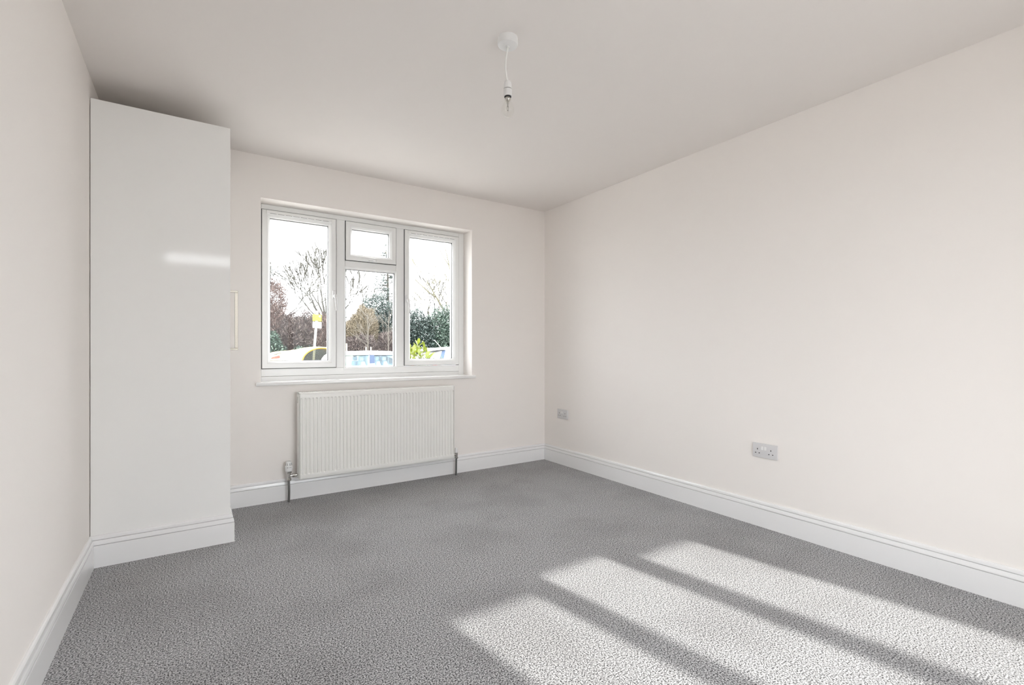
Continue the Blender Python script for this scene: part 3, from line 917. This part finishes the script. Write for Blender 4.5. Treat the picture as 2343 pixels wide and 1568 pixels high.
# ------------------------------------------------------------------ sign post
SP = thing('sign_post', (4.10, 21.6, GZ), 'white street post with yellow parking sign above a white plate', 'sign')
sy = 21.6
s_ = sy / 21.0
def sp(x, z):     # lean of the post
    return x * s_, 1.062 + (z - 1.062) * s_
bx0 = sp(4.085, GZ)
MB().tube([(4.10 * s_, sy, GZ), (4.1929 * s_, sy, 1.15), (4.305 * s_, sy, sp(0, 2.655)[1])], 0.047, 12).build('post', 'post_paint', SP)
def sgnquad(name, m_, x0, z0, x1, z1, y0, y1, parent, skew=0.012, bevel=0.0):
    a, b2, c, d = sp(x0, z0), sp(x1, z0 - skew), sp(x1, z1 - skew), sp(x0, z1)
    return MB().prism([a, b2, c, d], y0, y1, 'y').build(name, m_, parent, bevel=bevel)
ys = sy - 0.075
yp = sgnquad('yellow_plate', 'sign_yellow', 4.108, 2.245, 4.456, 2.512, ys, ys + 0.012, SP)
wp = sgnquad('white_plate', 'sign_white', 4.108, 1.955, 4.456, 2.208, ys, ys + 0.012, SP)
# heading marks, roundel and text lines of the yellow plate
for x0, x1, z0, z1 in ((4.135, 4.150, 2.440, 2.475), (4.150, 4.185, 2.425, 2.450), (4.185, 4.205, 2.425, 2.490), (4.248, 4.268, 2.425, 2.480), (4.268, 4.300, 2.420, 2.435), (4.300, 4.312, 2.420, 2.480), (4.160, 4.180, 2.470, 2.490)):
    sgnquad('lettering', 'sign_black', x0, z0, x1, z1, ys - 0.002, ys, yp, 0)
for x0, x1, z in ((4.165, 4.180, 2.385), (4.215, 4.290, 2.365), (4.335, 4.405, 2.355), (4.135, 4.150, 2.335), (4.165, 4.245, 2.325), (4.295, 4.315, 2.315), (4.345, 4.425, 2.310)):
    sgnquad('lettering', 'sign_text', x0, z, x1, z + 0.020, ys - 0.002, ys, yp, 0)
cxs, czs = sp(4.388, 2.428)
MB().lathe([(0.045, 0), (0.045, -0.004), (0, -0.004)], (cxs, ys, czs), 20, 'y').build('roundel', 'sign_red', yp)
MB().lathe([(0.036, 0), (0.036, -0.006), (0, -0.006)], (cxs, ys, czs), 20, 'y').build('roundel_field', 'sign_blue', yp)
MB().prism([(cxs - 0.034, czs + 0.022), (cxs - 0.022, czs + 0.034), (cxs + 0.034, czs - 0.022), (cxs + 0.022, czs - 0.034)], ys - 0.008, ys, 'y').build('roundel_bar', 'sign_white', yp)
for x0, x1, z0, z1, mm in ((4.118, 4.140, 2.125, 2.190, 'sign_blue'), (4.165, 4.222, 2.118, 2.140, 'sign_blue'), (4.200, 4.222, 2.14, 2.165, 'sign_black'),
                           (4.118, 4.140, 2.0, 2.075, 'sign_black'), (4.140, 4.200, 1.995, 2.012, 'sign_black'), (4.195, 4.220, 2.0, 2.080, 'sign_black')):
    sgnquad('symbol', mm, x0, z0, x1, z1, ys - 0.002, ys, wp, 0)


# ------------------------------------------------------------------ plants
def branch_tree(mb, p, d, length, r, depth, rng, spread, up, rmin, kids=(2, 3), shrink=(0.66, 0.88), sides=5):
    """recursive bare branching; every branch is a bent tapering tube"""
    nseg = 4 if depth > 1 else 3
    pts, rad = [Vector(p)], [r]
    d = Vector(d).normalized()
    for k in range(nseg):
        d = (d + Vector((rng.uniform(-1, 1), rng.uniform(-1, 1), rng.uniform(-1, 1))) * 0.13 + Vector((0, 0, up))).normalized()
        pts.append(pts[-1] + d * (length / nseg))
        rad.append(max(rmin, r * (1 - 0.38 * (k + 1) / nseg)))
    mb.tube(pts, rad, sides if r > 0.03 else 3, cap=False)
    if depth == 0:
        return
    for c in range(rng.randint(*kids)):
        at_ = pts[-1] if c < 2 else pts[rng.randint(2, nseg)]
        ax = Vector((rng.uniform(-1, 1), rng.uniform(-1, 1), rng.uniform(-1, 1))).normalized()
        nd = (d + ax * spread * rng.uniform(0.6, 1.3)).normalized()
        branch_tree(mb, at_, nd, length * rng.uniform(*shrink), max(rmin, rad[-1] * rng.uniform(0.68, 0.88)), depth - 1, rng, spread, up, rmin, kids, shrink, sides)


def bare_tree(name, base, trunk_h, r, limbs, label, bark, seed, depth=4, spread=0.42, up=0.05, rmin=0.012, kids=(2, 3), group='bare trees beyond the road'):
    rng = random.Random(seed)
    t = thing(name, base, label, 'tree', group)
    b0 = Vector(base)
    tp = b0 + Vector((0.05, 0, trunk_h))
    MB().tube([b0, b0 + Vector((0.03, 0, trunk_h * 0.5)), tp], [r * 1.25, r, r * 0.9], 10).build('trunk', bark, t, smooth=True)
    for (dx, dy, dz, ln, rr, z0) in limbs:
        mb = MB()
        st = b0 + Vector((0.04, 0, z0 if z0 else trunk_h * 0.97))
        branch_tree(mb, st, (dx, dy, dz), ln, rr, depth, rng, spread, up, rmin, kids)
        mb.build('limb', bark, t, recalc=False)
    return t


fan = []
for k in range(15):
    a = math.radians(-58 + 116 * k / 14)
    fan.append((math.sin(a), 0.35 * math.sin(k * 2.1), math.cos(a), 1.36 - 0.25 * abs(math.sin(a)), (0.085 if k % 2 else 0.060) * (1 - 0.35 * abs(math.sin(a))), 3.05 - 0.35 * abs(math.sin(a))))
bare_tree('bare_tree', (6.62, 30.0, GZ), 3.2, 0.17, fan,
          'large bare tree with fanned branches behind the parking sign', 'bark', 11, depth=5, spread=0.36, up=0.05, rmin=0.0175, kids=(2, 2))
bare_tree('bare_tree', (13.0, 26.0, GZ), 2.9, 0.15,
          [(0.0, 0.1, 1.0, 2.2, 0.13, 0), (-0.42, 0.0, 1.0, 2.0, 0.085, 0), (-0.25, 0.2, 1.0, 1.5, 0.06, 0), (0.35, -0.1, 1.0, 1.8, 0.08, 0), (-0.9, 0.1, 0.6, 1.1, 0.035, 2.7), (-0.8, -0.3, 0.35, 1.0, 0.03, 3.0)],
          'mossy bare tree with a forked trunk at the right pane edge', 'mossbark', 5, depth=4, kids=(2, 2), spread=0.46, up=0.08, rmin=0.016)
bare_tree('bare_tree', (11.95, 26.6, GZ), 2.6, 0.055,
          [(-0.25, 0.1, 1.0, 1.25, 0.05, 0), (0.28, 0.0, 1.0, 1.2, 0.045, 0), (-0.7, 0.2, 0.8, 0.9, 0.03, 0)],
          'slim bare tree rising from the ivy in the right pane', 'bark', 8, depth=3, spread=0.45, up=0.06, rmin=0.016)
bare_tree('bare_tree', (12.32, 27.0, GZ), 2.8, 0.055,
          [(0.05, 0.1, 1.0, 1.4, 0.05, 0), (-0.4, 0.0, 0.9, 1.0, 0.04, 0), (0.4, 0.2, 0.8, 1.0, 0.035, 0)],
          'second slim bare tree beside the mossy forked one', 'bark', 21, depth=3, spread=0.45, up=0.06, rmin=0.016)
bare_tree('bare_tree', (3.55, 27.5, GZ), 2.9, 0.09,
          [(1.0, 0.0, 0.42, 1.3, 0.04, 0), (0.9, 0.1, 0.7, 1.2, 0.035, 0), (-0.3, 0.1, 1.0, 1.3, 0.05, 0), (1.0, -0.1, 0.12, 1.3, 0.035, 2.7), (-0.8, 0.1, 0.9, 1.0, 0.04, 0)],
          'low bare tree with sideways branches left of the parking sign', 'bark', 33, depth=3, spread=0.40, up=0.02, rmin=0.016)


def sapling(base, top_z, label, seed):
    rng = random.Random(seed)
    t = thing('sapling', base, label, 'sapling', 'young pale trees by the road')
    b0 = Vector(base)
    h = top_z - base[2]
    MB().tube([b0, b0 + Vector((0.01, 0, h * 0.5)), b0 + Vector((0, 0, h))], [0.024, 0.020, 0.010], 8).build('stem', 'palebark', t)
    mb = MB()
    for k in range(26):
        z = h * rng.uniform(0.50, 0.95)
        a = rng.uniform(0, 2 * PI)
        branch_tree(mb, b0 + Vector((0, 0, z)), (math.cos(a), 0.4 * math.sin(a), rng.uniform(0.6, 1.1)), h * rng.uniform(0.12, 0.20), 0.008, 1, rng, 0.5, 0.05, 0.005, (2, 3))
    mb.build('branches', 'palebark', t, recalc=False)
sapling((6.88, 22.6, GZ), 2.75, 'pale staked sapling in front of the tan bush', 3)
sapling((7.87, 22.6, GZ), 2.65, 'pale sapling in front of the dark evergreen', 4)

for x, y, zt, lab in ((5.62, 21.55, 1.33, 'thick weathered stake at the left edge of the centre pane'),
                      (6.485, 21.55, 1.175, 'short wooden stake just left of the staked sapling'),
                      (6.70, 21.55, 1.18, 'short wooden stake just right of the staked sapling')):
    r = 0.045 if zt > 1.3 else 0.032
    tag(MB().lathe([(r * 0.5, 0), (r, 0.02), (r, zt - GZ - 0.02), (r * 0.8, zt - GZ)], (x, y, GZ), 10).build('wooden_stake', 'stake', None, loc=(x, y, GZ)), lab, 'stake', 'wooden stakes by the road')


def leaf_cloud(blobs, n, size, rng, kind='leaf', shell=0.55, aspect=0.5):
    """many small leaf or twig faces spread through ellipsoids (cx,cy,cz,rx,ry,rz)"""
    mb = MB()
    vol = [b2[3] * b2[5] for b2 in blobs]
    tot = sum(vol)
    for b2, vv in zip(blobs, vol):
        for k in range(int(n * vv / tot)):
            while True:
                d = Vector((rng.gauss(0, 1), rng.gauss(0, 1), rng.gauss(0, 1)))
                if d.length > 1e-3:
                    break
            d.normalize()
            rr = shell + (1 - shell) * rng.random() ** 0.7
            rr *= 1 + 0.14 * math.sin(7 * d.x + 3 * b2[0]) * math.sin(6 * d.z + b2[2]) + rng.uniform(-0.05, 0.07)
            p = Vector((b2[0] + d.x * b2[3] * rr, b2[1] + d.y * b2[4] * rr, b2[2] + d.z * b2[5] * rr))
            if p.z < GZ:
                continue
            s = size * rng.uniform(0.6, 1.5)
            if kind == 'leaf':
                u = Vector((rng.gauss(0, 1), rng.gauss(0, 1), rng.gauss(0, 1))).normalized()
                w = u.orthogonal().normalized()
                w = (w + u.cross(w) * rng.uniform(-1, 1)).normalized()
                mb.quad(p - u * s, p - w * s * aspect, p + u * s, p + w * s * aspect)
            else:
                u = (d * 0.8 + Vector((rng.gauss(0, 1), rng.gauss(0, 1), rng.gauss(0, 1))) * 0.6 + Vector((0, 0, 0.5))).normalized()
                w = u.cross(Vector((0.2, 1, 0.1))).normalized()
                wd = size * 0.050 * rng.uniform(0.7, 1.5)
                q = p + u * s * 0.5 + w * s * rng.uniform(-0.2, 0.2)
                n0 = len(mb.v)
                e = p + u * s
                mb.v += [tuple(p - w * wd), tuple(p + w * wd), tuple(q + w * wd * 0.8), tuple(q - w * wd * 0.8), tuple(e)]
                mb.f += [(n0, n0 + 1, n0 + 2, n0 + 3), (n0 + 3, n0 + 2, n0 + 4)]
    return mb


def bush(name, base, blobs, n, size, material, label, cat, group, seed, kind='leaf', aspect=0.5, stems=5, bark='bark', shell=0.5):
    rng = random.Random(seed)
    t = thing(name, base, label, cat, group)
    mb = MB()
    for k in range(stems):
        b2 = blobs[k % len(blobs)]
        tx, tz = b2[0] + rng.uniform(-0.5, 0.5) * b2[3], b2[2] + rng.uniform(0.0, 0.6) * b2[5]
        mb.tube([(b2[0] + rng.uniform(-0.15, 0.15), b2[1], GZ), ((b2[0] + tx) / 2 + rng.uniform(-0.1, 0.1), b2[1] - 0.1, (GZ + tz) / 2), (tx, b2[1], tz)], [0.05, 0.035, 0.015], 5)
    mb.build('stems', bark, t, recalc=False)
    f = leaf_cloud(blobs, n, size, rng, kind, shell, aspect).build('foliage' if kind == 'leaf' else 'twigs', material, t, recalc=False)
    f['kind'] = 'stuff'
    return t


HG = 'hedge plants across the road'
bush('hedge_shrub', (3.3, 25, GZ), [(3.15, 25, 3.2, 0.62, 0.6, 1.15), (3.0, 25.2, 1.6, 0.9, 0.8, 1.9)], 14000, 0.15, 'red_twig',
     'tall reddish twiggy shrub at the left edge of the window view', 'shrub', HG, 41, 'twig')
bush('hedge_shrub', (4.3, 25, GZ), [(3.75, 24.9, 1.25, 0.85, 0.7, 1.55), (4.6, 25, 1.2, 0.9, 0.7, 1.58)], 26000, 0.17, 'brown_twig',
     'brown twiggy hedge left of the parking sign', 'shrub', HG, 42, 'twig')
bush('hedge_shrub', (5.6, 25, GZ), [(5.4, 25, 1.2, 0.95, 0.7, 1.62), (6.2, 25.2, 1.0, 0.8, 0.7, 1.5)], 26000, 0.17, 'red_twig',
     'reddish brown twiggy hedge right behind the parking sign', 'shrub', HG, 43, 'twig')
bush('ivy_bush', (3.4, 24.2, GZ), [(2.9, 24.2, 0.7, 0.75, 0.4, 1.25), (4.5, 24.2, 0.5, 1.0, 0.4, 0.75)], 9000, 0.045, 'ivy_leaf',
     'low green ivy at the foot of the hedge above the yellow car', 'shrub', HG, 44)
bush('hedge_shrub', (7.3, 25, GZ), [(7.45, 25.0, 2.0, 0.62, 0.6, 1.22), (6.85, 24.9, 1.6, 0.6, 0.6, 1.0)], 20000, 0.17, 'tan_twig',
     'tan twiggy bush in front of the dark evergreen', 'shrub', HG, 45, 'twig')
bush('hedge_shrub', (8.0, 24.2, GZ), [(7.1, 24.2, 0.6, 1.0, 0.4, 1.15), (8.6, 24.3, 0.7, 1.0, 0.4, 1.25)], 26000, 0.15, 'brown_twig',
     'dark brown twig hedge low behind the white estate car', 'shrub', HG, 46, 'twig')
bush('evergreen_tree', (8.75, 27, GZ), [(8.75, 27, 3.0, 1.0, 0.9, 1.30), (8.4, 27, 2.2, 1.1, 0.9, 1.1), (9.3, 27, 2.3, 0.9, 0.9, 1.2), (8.8, 27, 0.9, 1.4, 0.9, 1.5)], 24000, 0.055, 'dark_leaf',
     'rounded dark evergreen tree in the centre pane', 'tree', 'evergreens across the road', 47, aspect=0.40)
bush('ivy_bush', (10.3, 25, GZ), [(10.15, 25, 2.2, 0.80, 0.7, 1.15), (9.8, 25, 1.2, 0.8, 0.7, 1.5), (10.8, 25, 1.5, 0.8, 0.7, 1.4)], 20000, 0.050, 'dark_leaf',
     'dark leafy bush in the left half of the right pane', 'shrub', HG, 48)
bush('ivy_bush', (12.0, 25, GZ), [(11.6, 25, 2.0, 0.8, 0.7, 1.4), (12.4, 25.2, 2.2, 0.8, 0.7, 1.55), (12.0, 25, 0.9, 1.3, 0.7, 1.4)], 22000, 0.050, 'ivy_leaf',
     'green ivy bush at the foot of the mossy tree', 'shrub', HG, 49)
bush('ivy_bush', (13.9, 25.4, GZ), [(13.6, 25.4, 1.6, 1.0, 0.7, 1.9), (14.9, 25.4, 1.4, 1.0, 0.7, 1.7)], 12000, 0.055, 'ivy_leaf',
     'green ivy bush furthest right along the hedge line', 'shrub', HG, 50)
bush('hedge_shrub', (1.2, 25, GZ), [(1.9, 25, 1.2, 0.9, 0.7, 1.7), (0.6, 25, 1.0, 1.0, 0.7, 1.6)], 6000, 0.20, 'brown_twig',
     'brown hedge furthest left along the hedge line', 'shrub', HG, 51, 'twig')
bush('far_tree', (4.0, 34, GZ), [(3.75, 34, 6.05, 0.85, 0.6, 0.40), (3.3, 34, 5.5, 0.7, 0.6, 0.5)], 700, 0.085, 'blue_leaf',
     'blue-green tree top peeping in at the left pane edge', 'tree', 'evergreens across the road', 52, aspect=0.3, stems=3)

# the hedge line goes on past both sides of the view
for xs0, xs1, lab, mt, sd_ in ((-16.0, -1.0, 'brown hedgerow running on past the left of the window view', 'brown_twig', 53), (16.6, 27.0, 'brown hedgerow running on past the right of the window view', 'red_twig', 54)):
    rng = random.Random(sd_)
    bl_ = []
    x = xs0
    while x < xs1:
        bl_.append((x, 25 + rng.uniform(-0.3, 0.3), 1.1 + rng.uniform(-0.1, 0.3), 1.05, 0.7, 1.7 + rng.uniform(-0.2, 0.6)))
        x += 1.25
    o = leaf_cloud(bl_, 14000, 0.24, rng, 'twig', 0.45).build('hedgerow', mt, None, recalc=False)
    tag(o, lab, 'hedge', None, 'stuff')

# tall narrow conifer
rng = random.Random(60)
CT = thing('conifer_tree', (10.78, 31, GZ), 'tall narrow conifer rising into the small top pane', 'tree', 'evergreens across the road')
MB().tube([(10.80, 31, GZ), (10.78, 31, 4.0), (10.73, 31, 8.3)], [0.16, 0.10, 0.02], 8).build('trunk', 'bark', CT)
br, nd = MB(), MB()
z = 2.0
while z < 8.25:
    R_ = 0.10 + min((8.4 - z) * 0.30, 1.75) * rng.uniform(0.65, 1.1)
    for k in range(5):
        a = rng.uniform(0, 2 * PI)
        p0 = Vector((10.78, 31, z))
        tip = p0 + Vector((math.cos(a) * R_, math.sin(a) * R_, R_ * rng.uniform(-0.10, 0.22)))
        midp = (p0 + tip) / 2 + Vector((0, 0, 0.05 * R_))
        br.tube([p0, midp, tip], [0.025, 0.018, 0.010], 3, cap=False)
        for j in range(int(7 + 16 * R_)):
            t_ = rng.uniform(0.35, 1.05)
            q = p0.lerp(tip, t_) + Vector((rng.gauss(0, 0.07), rng.gauss(0, 0.07), rng.gauss(0, 0.05)))
            u = Vector((rng.gauss(0, 1), rng.gauss(0, 1), rng.gauss(0, 0.5))).normalized()
            w = u.orthogonal().normalized()
            s = 0.085 * rng.uniform(0.6, 1.3)
            nd.quad(q - u * s, q - w * s * 0.35, q + u * s, q + w * s * 0.35)
    z += 0.17 + 0.02 * rng.random()
br.build('branches', 'bark', CT, recalc=False)
f = nd.build('foliage', 'dark_leaf', CT, recalc=False)
f['kind'] = 'stuff'

# laurel shrub right outside the window: every leaf its own piece
LR = thing('laurel_shrub', (2.30, 5.6, GZ), 'yellow-green laurel shrub with large leaves just outside the right pane', 'shrub')
lm = bpy.data.meshes.new('leaf')
lv_, lf_ = [], []
NL = 7
for i in range(NL + 1):
    t = i / NL
    w = 0.5 * math.sin(PI * min(t * 0.94 + 0.04, 1)) ** 0.8 * 0.40
    if i == NL: w = 0.004
    zc = -0.10 * (t - 0.35) ** 2 * 2.0
    lv_ += [(t, -w, zc + w * 0.30), (t, 0, zc), (t, w, zc + w * 0.30)]
for i in range(NL):
    a = i * 3
    lf_ += [(a, a + 3, a + 4, a + 1), (a + 1, a + 4, a + 5, a + 2)]
lm.from_pydata(lv_, [], lf_)
lm.shade_smooth()
lm.materials.append(M['laurel_leaf'])
rng = random.Random(77)
shoots = [((2.275, 5.60, 0.86), (2.330, 5.60, 1.125), 13, 0.095), ((2.25, 5.52, 0.80), (2.235, 5.50, 1.03), 9, 0.085), ((2.36, 5.62, 0.78), (2.44, 5.60, 1.00), 10, 0.085),
          ((2.46, 5.66, 0.74), (2.515, 5.64, 1.00), 7, 0.085), ((2.20, 5.62, 0.70), (2.13, 5.60, 0.93), 7, 0.085), ((2.05, 5.55, 0.72), (2.030, 5.55, 0.955), 7, 0.085),
          ((2.56, 5.58, 0.70), (2.64, 5.56, 0.90), 7, 0.08), ((2.31, 5.45, 0.72), (2.36, 5.42, 0.96), 9, 0.085), ((2.28, 5.75, 0.80), (2.30, 5.78, 1.02), 9, 0.085),
          ((2.33, 5.58, 0.84), (2.40, 5.58, 1.07), 10, 0.09), ((2.24, 5.66, 0.82), (2.26, 5.68, 1.07), 10, 0.085), ((2.30, 5.50, 0.80), (2.29, 5.48, 1.00), 9, 0.085), ((2.40, 5.50, 0.76), (2.42, 5.47, 0.95), 8, 0.08)]
st = MB()
for (p0, p1, nl, ls) in shoots:
    p0, p1 = Vector(p0), Vector(p1)
    st.tube([(2.30 + (p0.x - 2.30) * 0.3, 5.6, GZ), tuple(p0 * 0.6 + Vector((2.30, 5.6, GZ)) * 0.4), tuple(p0), tuple(p1)], [0.012, 0.009, 0.006, 0.003], 6)
    ax = (p1 - p0).normalized()
    for k in range(nl):
        t = 0.05 + 0.95 * k / (nl - 1)
        a = k * 2.4 + rng.uniform(-0.3, 0.3)
        side = ax.orthogonal().normalized()
        side = Matrix.Rotation(a, 3, ax) @ side
        up = 0.55 + 1.0 * t ** 2
        d = (side + ax * up).normalized()
        o = bpy.data.objects.new('leaf', lm)
        COL.objects.link(o)
        o.parent = LR
        nrm = (ax - d * ax.dot(d)).normalized()
        yv = nrm.cross(d).normalized()
        R3 = Matrix((d, yv, nrm)).transposed().to_4x4()
        s = ls * rng.uniform(0.85, 1.2)
        o.matrix_local = Matrix.Translation(p0.lerp(p1, t) - Vector((2.30, 5.6, GZ))) @ R3 @ Matrix.Scale(s * 1.15, 4)
st.build('stems', 'mossbark', LR, recalc=False)
